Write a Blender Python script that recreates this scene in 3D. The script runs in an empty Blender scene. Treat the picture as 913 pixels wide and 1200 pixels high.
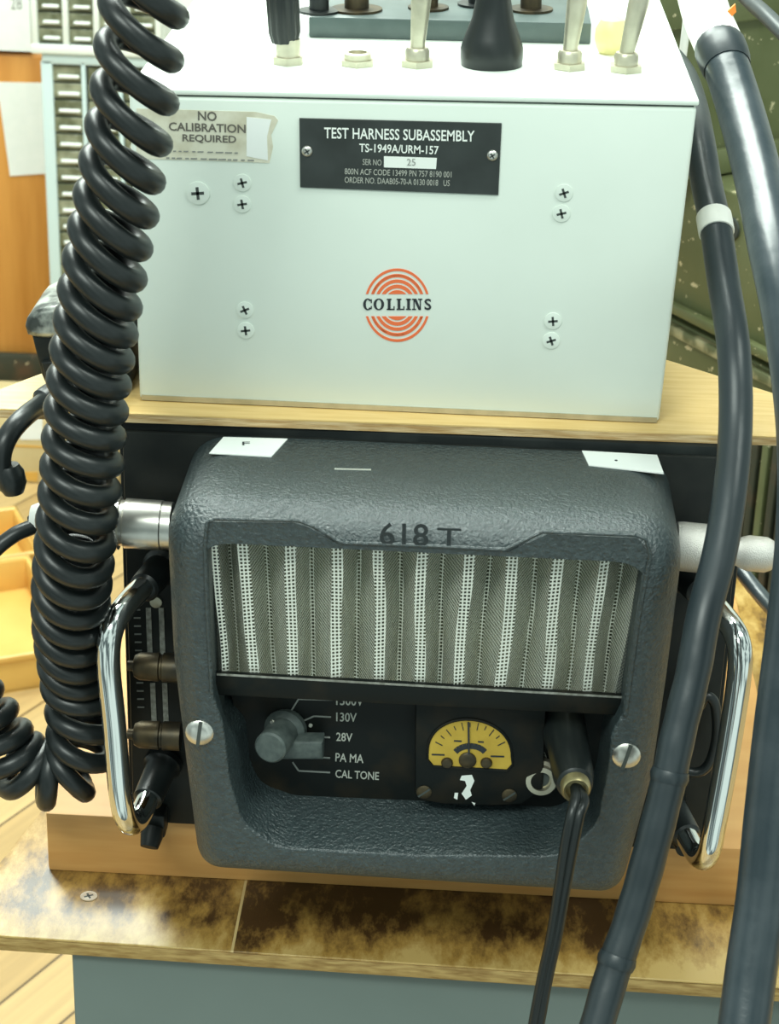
import bpy, bmesh, math, random
from mathutils import Vector, Matrix, Quaternion
random.seed(7)
SC = bpy.context.scene
COL = SC.collection

# ------------------------------------------------------------------ camera, world, lights
CAM = Vector((0.0124, -0.769, 0.5106)); PITCH, ROLL, YAW, FPX = 0.4282, 0.0305, -0.0378, 2400.0
_f = Vector((math.sin(YAW)*math.cos(PITCH), math.cos(YAW)*math.cos(PITCH), -math.sin(PITCH)))
_r0 = Vector((math.cos(YAW), -math.sin(YAW), 0)); _u0 = _r0.cross(_f)
_r = _r0*math.cos(ROLL) + _u0*math.sin(ROLL); _u = -_r0*math.sin(ROLL) + _u0*math.cos(ROLL)
cd = bpy.data.cameras.new('camera'); cam = bpy.data.objects.new('camera', cd); COL.objects.link(cam)
cd.sensor_fit = 'VERTICAL'; cd.sensor_height = 36.0; cd.lens = FPX/1200*36.0
cd.clip_start = 0.02; cd.clip_end = 50
cd.dof.use_dof = True; cd.dof.focus_distance = 0.88; cd.dof.aperture_fstop = 34
cam.matrix_world = Matrix(((_r.x, _u.x, -_f.x, CAM.x), (_r.y, _u.y, -_f.y, CAM.y), (_r.z, _u.z, -_f.z, CAM.z), (0, 0, 0, 1)))
SC.camera = cam
SC.view_settings.view_transform = 'Standard'; SC.view_settings.look = 'None'
SC.view_settings.exposure = 0.0; SC.view_settings.gamma = 1.0; SC.view_settings.use_curve_mapping = False

w = bpy.data.worlds.new('world'); SC.world = w; w.use_nodes = True
w.node_tree.nodes['Background'].inputs[0].default_value = (0.80, 1.0, 0.95, 1)
_bg = w.node_tree.nodes['Background']; _bg.inputs[1].default_value = 0.60
_wt = w.node_tree.nodes.new('ShaderNodeTexCoord'); _wn = w.node_tree.nodes.new('ShaderNodeTexNoise'); _wr = w.node_tree.nodes.new('ShaderNodeValToRGB')
_wn.inputs['Scale'].default_value = 2.6; _wn.inputs['Detail'].default_value = 2.0
_wr.color_ramp.elements[0].position = 0.44; _wr.color_ramp.elements[0].color = (0.22, 0.30, 0.30, 1)
_wr.color_ramp.elements[1].position = 0.56; _wr.color_ramp.elements[1].color = (1.38, 1.70, 1.60, 1)  # bright and dark patches made up so the chrome reflects some contrast
w.node_tree.links.new(_wt.outputs['Generated'], _wn.inputs['Vector']); w.node_tree.links.new(_wn.outputs['Fac'], _wr.inputs[0]); w.node_tree.links.new(_wr.outputs[0], _bg.inputs[0])

def area(name, loc, target, sx, sy, power, color=(0.9, 1.0, 0.92)):
    l = bpy.data.lights.new(name, 'AREA'); l.shape = 'RECTANGLE'; l.size = sx; l.size_y = sy
    l.energy = power; l.color = color
    o = bpy.data.objects.new(name, l); COL.objects.link(o); o.location = loc
    o.rotation_euler = (Vector(target)-Vector(loc)).to_track_quat('-Z', 'Y').to_euler()
    return o
area('ceiling_or_fill_light', (-0.25, 0.75, 1.9), (-0.1, 0.2, 0.1), 1.3, 0.5, 50)
area('ceiling_or_fill_light', (-0.9, 1.7, 1.75), (0, 0, 0), 0.9, 0.6, 40)
area('ceiling_or_fill_light', (-0.6, -1.6, 1.9), (0, 0, 0.15), 1.2, 0.4, 34)  # fill added from the camera side to lift the front faces
area('ceiling_or_fill_light', (-0.5, 0.9, 1.85), (-0.55, 2.3, -0.1), 1.2, 0.4, 24)  # extra light added to brighten the back wall, no known fixture
area('ceiling_or_fill_light', (0.9, -0.5, 1.9), (0.35, 0.8, 0.1), 1.0, 0.4, 20)

# ------------------------------------------------------------------ pixel helpers (photo frame 913 x 1200)
def ray(px, py):
    return _r*((px-456.5)/FPX) + _u*(-(py-600)/FPX) + _f
def at(px, py, Y):
    d = ray(px, py); return CAM + d*((Y-CAM.y)/d.y)
def onz(px, py, z):
    d = ray(px, py); return CAM + d*((z-CAM.z)/d.z)

# ------------------------------------------------------------------ materials
def mat(name, color, rough=0.5, metal=0.0, color2=None, scale=40, stretch=(1, 1, 1), bump=0.0, bscale=None, spec=0.5, lo=0.35, hi=0.65, detail=4, coat=0.0):
    m = bpy.data.materials.new(name); m.use_nodes = True
    nt = m.node_tree; b = nt.nodes['Principled BSDF']
    b.inputs['Base Color'].default_value = (*color, 1); b.inputs['Roughness'].default_value = rough
    b.inputs['Metallic'].default_value = metal; b.inputs['Specular IOR Level'].default_value = spec
    b.inputs['Coat Weight'].default_value = coat
    tc = nt.nodes.new('ShaderNodeTexCoord'); mp = nt.nodes.new('ShaderNodeMapping'); mp.inputs['Scale'].default_value = stretch
    nt.links.new(tc.outputs['Object'], mp.inputs['Vector'])
    if color2 is not None:
        n = nt.nodes.new('ShaderNodeTexNoise'); n.inputs['Scale'].default_value = scale; n.inputs['Detail'].default_value = detail
        r = nt.nodes.new('ShaderNodeValToRGB')
        r.color_ramp.elements[0].position = lo; r.color_ramp.elements[0].color = (*color, 1)
        r.color_ramp.elements[1].position = hi; r.color_ramp.elements[1].color = (*color2, 1)
        nt.links.new(mp.outputs[0], n.inputs['Vector']); nt.links.new(n.outputs['Fac'], r.inputs[0]); nt.links.new(r.outputs[0], b.inputs['Base Color'])
    if bump:
        n2 = nt.nodes.new('ShaderNodeTexNoise'); n2.inputs['Scale'].default_value = bscale or scale; n2.inputs['Detail'].default_value = 3
        bp = nt.nodes.new('ShaderNodeBump'); bp.inputs['Strength'].default_value = bump; bp.inputs['Distance'].default_value = 0.001
        nt.links.new(mp.outputs[0], n2.inputs['Vector']); nt.links.new(n2.outputs['Fac'], bp.inputs['Height']); nt.links.new(bp.outputs[0], b.inputs['Normal'])
    return m

M = {}
M['crackle'] = mat('dark_crackle_paint', (0.022, 0.033, 0.036), 0.38, 0, (0.036, 0.052, 0.055), 500, (1, 1, 1), 0.9, 700, 0.8)
M['black'] = mat('black_paint', (0.008, 0.010, 0.010), 0.45, 0, (0.016, 0.018, 0.016), 60, spec=0.25)
M['scuffed'] = mat('scuffed_black_paint', (0.007, 0.010, 0.010), 0.5, 0, (0.025, 0.030, 0.028), 45, lo=0.5, hi=0.85, spec=0.25)
M['panel'] = mat('control_panel_black', (0.006, 0.008, 0.0075), 0.45, 0, (0.022, 0.017, 0.010), 60, lo=0.5, hi=0.8, spec=0.2)
M['rubber'] = mat('black_rubber', (0.009, 0.012, 0.012), 0.36, 0, spec=0.5)
M['cable'] = mat('blue_black_cable', (0.013, 0.021, 0.025), 0.38, 0, (0.021, 0.031, 0.036), 30, bump=0.15, bscale=120, spec=0.6)
M['hose'] = mat('dusty_grey_hose', (0.022, 0.034, 0.041), 0.3, 0, (0.045, 0.058, 0.066), 60, lo=0.4, hi=0.8, bump=0.2, bscale=150, spec=0.6)
M['chrome'] = mat('chrome', (0.75, 0.76, 0.74), 0.09, 1.0)
M['nickel'] = mat('dull_nickel', (0.62, 0.60, 0.54), 0.32, 1.0, (0.75, 0.73, 0.68), 80)
M['worn_nickel'] = mat('worn_nickel', (0.50, 0.47, 0.36), 0.4, 0.8, (0.62, 0.58, 0.46), 120)
M['bronze'] = mat('tarnished_bronze', (0.10, 0.075, 0.04), 0.45, 0.7, (0.045, 0.04, 0.03), 130)
M['brass'] = mat('brass', (0.50, 0.42, 0.22), 0.35, 0.9)
M['grey_enamel'] = mat('pale_grey_enamel', (0.69, 0.75, 0.68), 0.42, 0, (0.72, 0.78, 0.71), 18, bump=0.05, bscale=60)
M['seam'] = mat('dark_seam', (0.05, 0.06, 0.055), 0.6)
M['plate'] = mat('black_nameplate', (0.022, 0.027, 0.025), 0.4, 0, (0.035, 0.042, 0.04), 60)
M['white_ink'] = mat('white_ink', (0.80, 0.83, 0.78), 0.5)
M['dull_ink'] = mat('dull_ink', (0.42, 0.43, 0.38), 0.6)
M['faint_ink'] = mat('faint_ink', (0.25, 0.26, 0.24), 0.6)
M['black_ink'] = mat('black_ink', (0.02, 0.025, 0.03), 0.6)
M['brown_ink'] = mat('faded_ink', (0.13, 0.12, 0.10), 0.7)
M['faded_yellow'] = mat('faded_yellow_stain', (0.50, 0.43, 0.25), 0.7, 0, (0.66, 0.62, 0.48), 150)
M['orange_ink'] = mat('orange_ink', (0.80, 0.16, 0.05), 0.5)
M['sticker'] = mat('aged_sticker', (0.70, 0.68, 0.55), 0.6, 0, (0.50, 0.46, 0.33), 90, lo=0.45, hi=0.75)
M['paper'] = mat('white_paper', (0.84, 0.86, 0.83), 0.7, 0, (0.80, 0.83, 0.80), 50)
M['silver_label'] = mat('silver_label', (0.42, 0.42, 0.38), 0.5, 0.5, (0.22, 0.22, 0.19), 400)
M['plywood'] = mat('plywood_face', (0.76, 0.53, 0.22), 0.45, 0, (0.68, 0.45, 0.16), 12, (3, 30, 3))
M['ply_edge'] = mat('plywood_edge', (0.45, 0.27, 0.10), 0.6, 0, (0.68, 0.50, 0.27), 70, (1, 1, 12), bump=0.3, bscale=200)
M['board_edge'] = mat('particle_board_edge', (0.26, 0.15, 0.04), 0.65, 0, (0.46, 0.31, 0.11), 90, (1, 1, 6), bump=0.3, bscale=200)
M['pine'] = mat('pine_plank', (0.66, 0.36, 0.12), 0.5, 0, (0.57, 0.28, 0.08), 9, (2, 6, 20), lo=0.3, hi=0.7)
M['grey_metal'] = mat('grey_cabinet_paint', (0.135, 0.17, 0.155), 0.45, 0, (0.15, 0.185, 0.17), 12)
M['orange_wood'] = mat('varnished_wood', (0.66, 0.30, 0.065), 0.35, 0, (0.52, 0.21, 0.035), 5, (9, 9, 0.7))
M['white_wall'] = mat('white_wall', (0.80, 0.83, 0.79), 0.8, 0, (0.77, 0.80, 0.76), 6)
M['frame_blue'] = mat('pale_blue_frame', (0.52, 0.63, 0.63), 0.5)
M['frame_white'] = mat('pale_grey_frame', (0.74, 0.78, 0.73), 0.5)
M['drawer'] = mat('murky_drawer_front', (0.11, 0.12, 0.07), 0.25, 0, (0.32, 0.33, 0.23), 35, lo=0.4, hi=0.7)
M['drawer_dark'] = mat('drawer_shadow', (0.05, 0.055, 0.045), 0.5)
M['carton'] = mat('carton', (0.62, 0.50, 0.27), 0.7, 0, (0.56, 0.44, 0.22), 14)
M['tape_orange'] = mat('orange_tape', (0.65, 0.36, 0.07), 0.6)
M['tray'] = mat('yellow_plastic', (0.75, 0.47, 0.13), 0.4, 0, (0.68, 0.40, 0.10), 10)
M['tray_in'] = mat('tray_label_paper', (0.62, 0.68, 0.50), 0.7)
M['olive'] = mat('chipped_olive_paint', (0.105, 0.12, 0.045), 0.5, 0, (0.15, 0.165, 0.075), 14, bump=0.3, bscale=60)
M['olive_dark'] = mat('dark_olive_paint', (0.035, 0.038, 0.022), 0.6, 0, (0.085, 0.05, 0.025), 22, lo=0.5, hi=0.7)
def chipped(m, sc, th, col):
    nt = m.node_tree; b = nt.nodes['Principled BSDF']; src = b.inputs['Base Color'].links[0].from_socket
    tc = nt.nodes.new('ShaderNodeTexCoord'); n = nt.nodes.new('ShaderNodeTexNoise'); n.inputs['Scale'].default_value = sc; n.inputs['Detail'].default_value = 3; n.inputs['Roughness'].default_value = 0.6
    nt.links.new(tc.outputs['Object'], n.inputs['Vector'])
    g = nt.nodes.new('ShaderNodeMath'); g.operation = 'GREATER_THAN'; g.inputs[1].default_value = th; nt.links.new(n.outputs['Fac'], g.inputs[0])
    x = nt.nodes.new('ShaderNodeMixRGB'); x.inputs[2].default_value = (*col, 1); nt.links.new(g.outputs[0], x.inputs[0]); nt.links.new(src, x.inputs[1]); nt.links.new(x.outputs[0], b.inputs['Base Color'])
chipped(M['olive'], 110, 0.655, (0.66, 0.58, 0.36)); chipped(M['olive_dark'], 90, 0.70, (0.40, 0.33, 0.20))
M['rim_pale'] = mat('bare_crate_edge', (0.42, 0.38, 0.22), 0.6, 0, (0.12, 0.13, 0.06), 60, lo=0.4, hi=0.6)
M['chip'] = mat('bare_wood_chip', (0.62, 0.50, 0.30), 0.7)
M['yellow_dial'] = mat('yellow_dial', (0.58, 0.39, 0.05), 0.55, 0, (0.48, 0.31, 0.035), 90)
M['knob_grey'] = mat('grey_knob', (0.05, 0.065, 0.063), 0.55, 0, (0.085, 0.105, 0.098), 300)
M['cream'] = mat('cream_lens', (0.80, 0.70, 0.32), 0.35)
M['white_sleeve'] = mat('white_sleeve', (0.82, 0.82, 0.76), 0.5)
M['orange_tag'] = mat('orange_tag', (0.85, 0.24, 0.03), 0.5)
M['backing'] = mat('filter_backing', (0.15, 0.155, 0.09), 0.8, 0, (0.05, 0.055, 0.03), 60)
M['scuff_silver'] = mat('worn_silver_cap', (0.50, 0.52, 0.47), 0.3, 0.4, (0.05, 0.055, 0.05), 90, lo=0.42, hi=0.62)
M['plate_grey'] = mat('dark_green_grey_paint', (0.06, 0.085, 0.08), 0.35, 0, (0.085, 0.115, 0.11), 50)
M['cast'] = mat('dark_cast_paint', (0.017, 0.023, 0.025), 0.45, bump=0.5, bscale=700)
M['knurl'] = mat('knurled_nickel', (0.74, 0.71, 0.66), 0.42, 0.85, bump=0.5, bscale=2200)

def worn_board():
    m = mat('worn_brown_board', (0.07, 0.035, 0.012), 0.33, 0, spec=0.6)
    nt = m.node_tree; b = nt.nodes['Principled BSDF']; L = nt.links.new
    tc = nt.nodes.new('ShaderNodeTexCoord')
    mp = nt.nodes.new('ShaderNodeMapping'); mp.inputs['Scale'].default_value = (1.0, 0.45, 1.0); L(tc.outputs['Object'], mp.inputs[0])
    n1 = nt.nodes.new('ShaderNodeTexNoise'); n1.inputs['Scale'].default_value = 52; n1.inputs['Detail'].default_value = 9; n1.inputs['Roughness'].default_value = 0.72
    L(mp.outputs[0], n1.inputs['Vector'])
    sx = nt.nodes.new('ShaderNodeSeparateXYZ'); L(tc.outputs['Object'], sx.inputs[0])
    # the varnish has rubbed off along the front edge
    mr = nt.nodes.new('ShaderNodeMapRange'); mr.inputs[1].default_value = -0.124; mr.inputs[2].default_value = -0.152; mr.inputs[3].default_value = 0.0; mr.inputs[4].default_value = 0.26
    L(sx.outputs['Y'], mr.inputs[0])
    mr2 = nt.nodes.new('ShaderNodeMapRange'); mr2.inputs[1].default_value = 0.07; mr2.inputs[2].default_value = 0.14; mr2.inputs[3].default_value = -0.04; mr2.inputs[4].default_value = 0.10
    L(sx.outputs['X'], mr2.inputs[0])
    ad = nt.nodes.new('ShaderNodeMath'); L(n1.outputs['Fac'], ad.inputs[0]); L(mr.outputs[0], ad.inputs[1])
    ad2 = nt.nodes.new('ShaderNodeMath'); L(ad.outputs[0], ad2.inputs[0]); L(mr2.outputs[0], ad2.inputs[1])
    lf = nt.nodes.new('ShaderNodeMath'); lf.operation = 'LESS_THAN'; lf.inputs[1].default_value = -0.0772; L(sx.outputs['X'], lf.inputs[0])
    lm = nt.nodes.new('ShaderNodeMath'); lm.operation = 'MULTIPLY_ADD'; lm.inputs[1].default_value = 0.075; L(lf.outputs[0], lm.inputs[0]); L(ad2.outputs[0], lm.inputs[2]); ad2 = lm
    r = nt.nodes.new('ShaderNodeValToRGB'); e = r.color_ramp.elements
    e[0].position = 0.44; e[0].color = (0.055, 0.026, 0.008, 1)
    e[1].position = 0.74; e[1].color = (0.52, 0.35, 0.12, 1)
    k = e.new(0.5); k.color = (0.16, 0.085, 0.022, 1); k = e.new(0.6); k.color = (0.34, 0.195, 0.045, 1)
    L(ad2.outputs[0], r.inputs[0])
    # one pale scratch running front to back
    a = nt.nodes.new('ShaderNodeMath'); a.operation = 'ADD'; a.inputs[1].default_value = 0.0772; L(sx.outputs['X'], a.inputs[0])
    ab = nt.nodes.new('ShaderNodeMath'); ab.operation = 'ABSOLUTE'; L(a.outputs[0], ab.inputs[0])
    lt = nt.nodes.new('ShaderNodeMath'); lt.operation = 'LESS_THAN'; lt.inputs[1].default_value = 0.0006; L(ab.outputs[0], lt.inputs[0])
    mx = nt.nodes.new('ShaderNodeMixRGB'); mx.inputs[2].default_value = (0.55, 0.40, 0.18, 1); L(lt.outputs[0], mx.inputs[0]); L(r.outputs[0], mx.inputs[1])
    L(mx.outputs[0], b.inputs['Base Color'])
    bp = nt.nodes.new('ShaderNodeBump'); bp.inputs['Strength'].default_value = 0.25; bp.inputs['Distance'].default_value = 0.001
    L(n1.outputs['Fac'], bp.inputs['Height']); L(bp.outputs[0], b.inputs['Normal'])
    return m
M['worn'] = worn_board()

def plank_floor():
    m = mat('wood_plank_floor', (0.5, 0.35, 0.18), 0.35)
    nt = m.node_tree; b = nt.nodes['Principled BSDF']; L = nt.links.new
    tc = nt.nodes.new('ShaderNodeTexCoord'); mp = nt.nodes.new('ShaderNodeMapping'); mp.inputs['Rotation'].default_value = (0, 0, math.radians(-62))
    L(tc.outputs['Object'], mp.inputs[0])
    br = nt.nodes.new('ShaderNodeTexBrick'); br.inputs['Scale'].default_value = 1.0
    br.inputs['Brick Width'].default_value = 0.9; br.inputs['Row Height'].default_value = 0.065; br.inputs['Mortar Size'].default_value = 0.0016
    br.inputs['Color1'].default_value = (0.62, 0.42, 0.19, 1); br.inputs['Color2'].default_value = (0.50, 0.32, 0.13, 1); br.inputs['Mortar'].default_value = (0.13, 0.075, 0.03, 1)
    L(mp.outputs[0], br.inputs['Vector'])
    mp2 = nt.nodes.new('ShaderNodeMapping'); mp2.inputs['Scale'].default_value = (2, 40, 2); L(mp.outputs[0], mp2.inputs[0])
    n = nt.nodes.new('ShaderNodeTexNoise'); n.inputs['Scale'].default_value = 3; L(mp2.outputs[0], n.inputs['Vector'])
    mx = nt.nodes.new('ShaderNodeMixRGB'); mx.blend_type = 'MULTIPLY'; mx.inputs[0].default_value = 0.35
    L(br.outputs['Color'], mx.inputs[1]); L(n.outputs['Fac'], mx.inputs[2]); L(mx.outputs[0], b.inputs['Base Color'])
    return m
M['floor'] = plank_floor()

def wire_mesh(duty=0.30):
    m = bpy.data.materials.new('woven_wire'); m.use_nodes = True; nt = m.node_tree; L = nt.links.new
    b = nt.nodes['Principled BSDF']; out = nt.nodes['Material Output']
    b.inputs['Base Color'].default_value = (0.82, 0.83, 0.74, 1); b.inputs['Metallic'].default_value = 0.35; b.inputs['Roughness'].default_value = 0.38
    uv = nt.nodes.new('ShaderNodeUVMap'); uv.uv_map = 'UVMap'
    s = nt.nodes.new('ShaderNodeSeparateXYZ'); L(uv.outputs[0], s.inputs[0])
    def stripes(sock, pitch, duty):
        d = nt.nodes.new('ShaderNodeMath'); d.operation = 'DIVIDE'; d.inputs[1].default_value = pitch; L(sock, d.inputs[0])
        f = nt.nodes.new('ShaderNodeMath'); f.operation = 'FRACT'; L(d.outputs[0], f.inputs[0])
        g = nt.nodes.new('ShaderNodeMath'); g.operation = 'LESS_THAN'; g.inputs[1].default_value = duty; L(f.outputs[0], g.inputs[0])
        return g.outputs[0]
    mx = nt.nodes.new('ShaderNodeMath'); mx.operation = 'MAXIMUM'
    L(stripes(s.outputs['X'], 0.00155, duty), mx.inputs[0]); L(stripes(s.outputs['Y'], 0.00155, duty+0.02), mx.inputs[1])
    tr = nt.nodes.new('ShaderNodeBsdfTransparent'); mix = nt.nodes.new('ShaderNodeMixShader')
    L(mx.outputs[0], mix.inputs[0]); L(tr.outputs[0], mix.inputs[1]); L(b.outputs[0], mix.inputs[2]); L(mix.outputs[0], out.inputs['Surface'])
    return m
M['wire'] = wire_mesh(0.32); M['wire_lit_fold'] = wire_mesh(0.41)

# ------------------------------------------------------------------ object helpers
def wloc(o):
    v = Vector((0, 0, 0))
    while o is not None:
        v = v + o.location; o = o.parent
    return v
def tag(o, label=None, cat=None, group=None, kind=None):
    if label: o['label'] = label
    if cat: o['category'] = cat
    if group: o['group'] = group
    if kind: o['kind'] = kind
    return o
def thing(name, loc, label, cat, group=None):
    o = bpy.data.objects.new(name, None); COL.objects.link(o); o.location = loc; o.empty_display_size = 0.02
    return tag(o, label, cat, group)

class MB:
    """collects shapes in world coordinates and links them as ONE mesh object"""
    def __init__(self): self.v = []; self.f = []; self.s = []; self.uv = None
    def add(self, vs, fs, smooth=True):
        n = len(self.v); self.v += [Vector(x) for x in vs]
        self.f += [tuple(i+n for i in f) for f in fs]; self.s += [smooth]*len(fs); return self
    def addbm(self, bm, smooth=False):
        bm.verts.index_update()
        self.add([v.co.copy() for v in bm.verts], [[v.index for v in f.verts] for f in bm.faces], smooth); bm.free(); return self
    def hexa(self, c, bev=0.0, seg=2):
        """8 corners: bottom loop of four, then top loop of four"""
        bm = bmesh.new(); vs = [bm.verts.new(x) for x in c]
        for f in ((3, 2, 1, 0), (4, 5, 6, 7), (0, 1, 5, 4), (1, 2, 6, 5), (2, 3, 7, 6), (3, 0, 4, 7)): bm.faces.new([vs[i] for i in f])
        bmesh.ops.recalc_face_normals(bm, faces=bm.faces)
        if bev: bmesh.ops.bevel(bm, geom=list(bm.edges), offset=bev, segments=seg, profile=0.5, affect='EDGES')
        return self.addbm(bm, False)
    def box(self, a, b, bev=0.0, seg=2):
        x0, y0, z0 = a; x1, y1, z1 = b
        return self.hexa([(x0, y0, z0), (x1, y0, z0), (x1, y1, z0), (x0, y1, z0), (x0, y0, z1), (x1, y0, z1), (x1, y1, z1), (x0, y1, z1)], bev, seg)
    def prism(self, pts, off, bev=0.0, seg=2, smooth=False):
        """polygon of 3-D points pushed along the vector off"""
        bm = bmesh.new(); off = Vector(off)
        a = [bm.verts.new(Vector(p)) for p in pts]; b = [bm.verts.new(Vector(p)+off) for p in pts]; n = len(a)
        bm.faces.new(a); bm.faces.new(b[::-1])
        for i in range(n): bm.faces.new((a[i], b[i], b[(i+1) % n], a[(i+1) % n]))
        bmesh.ops.recalc_face_normals(bm, faces=bm.faces)
        if bev:
            es = [e for e in bm.edges if (e.verts[0] in a) == (e.verts[1] in a)]
            bmesh.ops.bevel(bm, geom=es, offset=bev, segments=seg, profile=0.5, affect='EDGES')
        return self.addbm(bm, smooth)
    def lathe(self, o, d, prof, n=28, smooth=True, flute=0, fd=0.0):
        """profile of (radius, distance along d) from point o"""
        o = Vector(o); d = Vector(d).normalized(); t = Vector((0, 0, 1)) if abs(d.z) < 0.9 else Vector((1, 0, 0))
        e1 = d.cross(t).normalized(); e2 = d.cross(e1)
        vs = []; fs = []
        for (r, h) in prof:
            for k in range(n):
                a = 2*math.pi*k/n; rr = r*(1 - fd*(0.5+0.5*math.cos(flute*a))) if flute else r
                vs.append(o + d*h + e1*(rr*math.cos(a)) + e2*(rr*math.sin(a)))
        for i in range(len(prof)-1):
            for k in range(n):
                k2 = (k+1) % n; fs.append((i*n+k, i*n+k2, (i+1)*n+k2, (i+1)*n+k))
        fs.append(tuple(range(n))[::-1]); fs.append(tuple(range((len(prof)-1)*n, len(prof)*n)))
        return self.add(vs, fs, smooth)
    def tube(self, pts, r, n=12, closed=False, caps=True):
        """swept tube; r a number or one radius per point"""
        pts = [Vector(p) for p in pts]; N = len(pts)
        rs = r if isinstance(r, (list, tuple)) else [r]*N
        vs = []; fs = []; e1 = None
        for i in range(N):
            t = (pts[min(i+1, N-1)] - pts[max(i-1, 0)]) if not closed else (pts[(i+1) % N]-pts[i-1])
            t.normalize()
            if e1 is None:
                e1 = t.cross(Vector((0.13, 0.31, 0.94)))
            e1 = (e1 - t*e1.dot(t)).normalized(); e2 = t.cross(e1)
            for k in range(n):
                a = 2*math.pi*k/n; vs.append(pts[i] + (e1*math.cos(a) + e2*math.sin(a))*rs[i])
        for i in range(N if closed else N-1):
            j = (i+1) % N
            for k in range(n):
                k2 = (k+1) % n; fs.append((i*n+k, i*n+k2, j*n+k2, j*n+k))
        if caps and not closed:
            fs.append(tuple(range(n))[::-1]); fs.append(tuple(range((N-1)*n, N*n)))
        return self.add(vs, fs, True)
    def build(self, name, m, parent=None, origin=None):
        if parent is not None: L = wloc(parent)
        elif origin is not None: L = Vector(origin)
        else:
            xs = [v.x for v in self.v]; ys = [v.y for v in self.v]; zs = [v.z for v in self.v]
            L = Vector(((min(xs)+max(xs))/2, (min(ys)+max(ys))/2, min(zs)))
        me = bpy.data.meshes.new(name); me.from_pydata([v-L for v in self.v], [], self.f)
        me.polygons.foreach_set('use_smooth', self.s)
        if self.uv:
            l = me.uv_layers.new(name='UVMap')
            for lp in me.loops: l.data[lp.index].uv = self.uv[lp.vertex_index]
        me.materials.append(m if not isinstance(m, str) else M[m]); me.update()
        bm = bmesh.new(); bm.from_mesh(me); bmesh.ops.recalc_face_normals(bm, faces=bm.faces); bm.to_mesh(me); bm.free()
        try: me.set_sharp_from_angle(angle=math.radians(40))
        except Exception: pass
        o = bpy.data.objects.new(name, me); COL.objects.link(o)
        if parent is not None: o.parent = parent; o.location = (0, 0, 0)
        else: o.location = L
        return o

def crom(P, per=10):
    """Catmull-Rom through the points"""
    P = [Vector(p) for p in P]; out = []
    Q = [P[0]*2-P[1]] + P + [P[-1]*2-P[-2]]
    for i in range(1, len(Q)-2):
        a, b, c, d = Q[i-1], Q[i], Q[i+1], Q[i+2]
        for k in range(per):
            t = k/per
            out.append(0.5*((2*b) + (c-a)*t + (2*a-5*b+4*c-d)*t*t + (3*b-a-3*c+d)*t**3))
    out.append(P[-1]); return out

_fontcache = {}
def text_into(mb, body, p0, p1, height, n=None, thick=0.0002, bold=0.0, shear=0.0):
    """lettering stretched from p0 (baseline left) to p1 (baseline right), cap height in metres"""
    c = bpy.data.curves.new('t', 'FONT'); c.body = body; c.size = 1.0; c.resolution_u = 3; c.offset = bold; c.shear = shear
    o = bpy.data.objects.new('t', c); me = bpy.data.meshes.new_from_object(o)
    vs = [v.co.copy() for v in me.vertices]; fs = [tuple(p.vertices) for p in me.polygons]
    bpy.data.objects.remove(o); bpy.data.meshes.remove(me); bpy.data.curves.remove(c)
    x0 = min(v.x for v in vs); x1 = max(v.x for v in vs); y0 = min(v.y for v in vs); y1 = max(v.y for v in vs)
    p0 = Vector(p0); p1 = Vector(p1); X = p1-p0; Xn = X.normalized(); n = Vector(n or (0, -1, 0)); Yn = n.cross(Xn).normalized()
    mb.add([p0 + X*((v.x-x0)/(x1-x0)) + Yn*(height*(v.y-y0)/(y1-y0)) + n*thick for v in vs], fs, False)
    return mb
def text_px(mb, body, x0, y0, x1, y1, hpx, Y, **k):
    p0, p1 = at(x0, y0, Y), at(x1, y1, Y); h = (at((x0+x1)/2, (y0+y1)/2-hpx, Y)-at((x0+x1)/2, (y0+y1)/2, Y)).length
    return text_into(mb, body, p0, p1, h, **k)
def quad_px(mb, pts, Y, thick=0.0002):
    """a thin sheet stuck on the vertical plane y = Y"""
    return mb.prism([at(x, y, Y) for x, y in pts], (0, -thick, 0))
def line_px(mb, pts, wpx, Y, thick=0.00025):
    for (xa, ya), (xb, yb) in zip(pts[:-1], pts[1:]):
        d = Vector((xb-xa, yb-ya)); L = d.length; nx, ny = -d.y/L*wpx/2, d.x/L*wpx/2
        quad_px(mb, [(xa+nx, ya+ny), (xb+nx, yb+ny), (xb-nx, yb-ny), (xa-nx, ya-ny)], Y, thick)
    return mb
Yv = Vector((0, 1, 0)); Zv = Vector((0, 0, 1)); Xv = Vector((1, 0, 0))
FLOOR = -0.70; BOARD = -0.0312

def screw(parent, p, n, r, cross=True, m='nickel', name='screw', ang=0.3, dome=0.4):
    """screw head on a surface at p with outward normal n"""
    n = Vector(n).normalized()
    s = MB().lathe(p, n, [(r, 0), (r, r*0.12), (r*0.85, r*dome*0.7), (r*0.45, r*dome), (r*0.02, r*dome*1.02)], 20).build(name, m, parent)
    t = n.cross(Zv) if abs(n.z) < 0.9 else n.cross(Yv); t.normalize(); b = n.cross(t)
    q = MB()
    for a in ((ang, ang+math.pi/2) if cross else (ang,)):
        u = t*math.cos(a)+b*math.sin(a); v = n.cross(u); L = r*(0.55 if cross else 0.97); wd = r*0.13; base = Vector(p)+n*(r*dome*0.55)
        q.prism([base+u*L+v*wd, base+u*L-v*wd, base-u*L-v*wd, base-u*L+v*wd], n*(r*dome*0.52))
    q.build('slot', 'seam', s)
    return s

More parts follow.
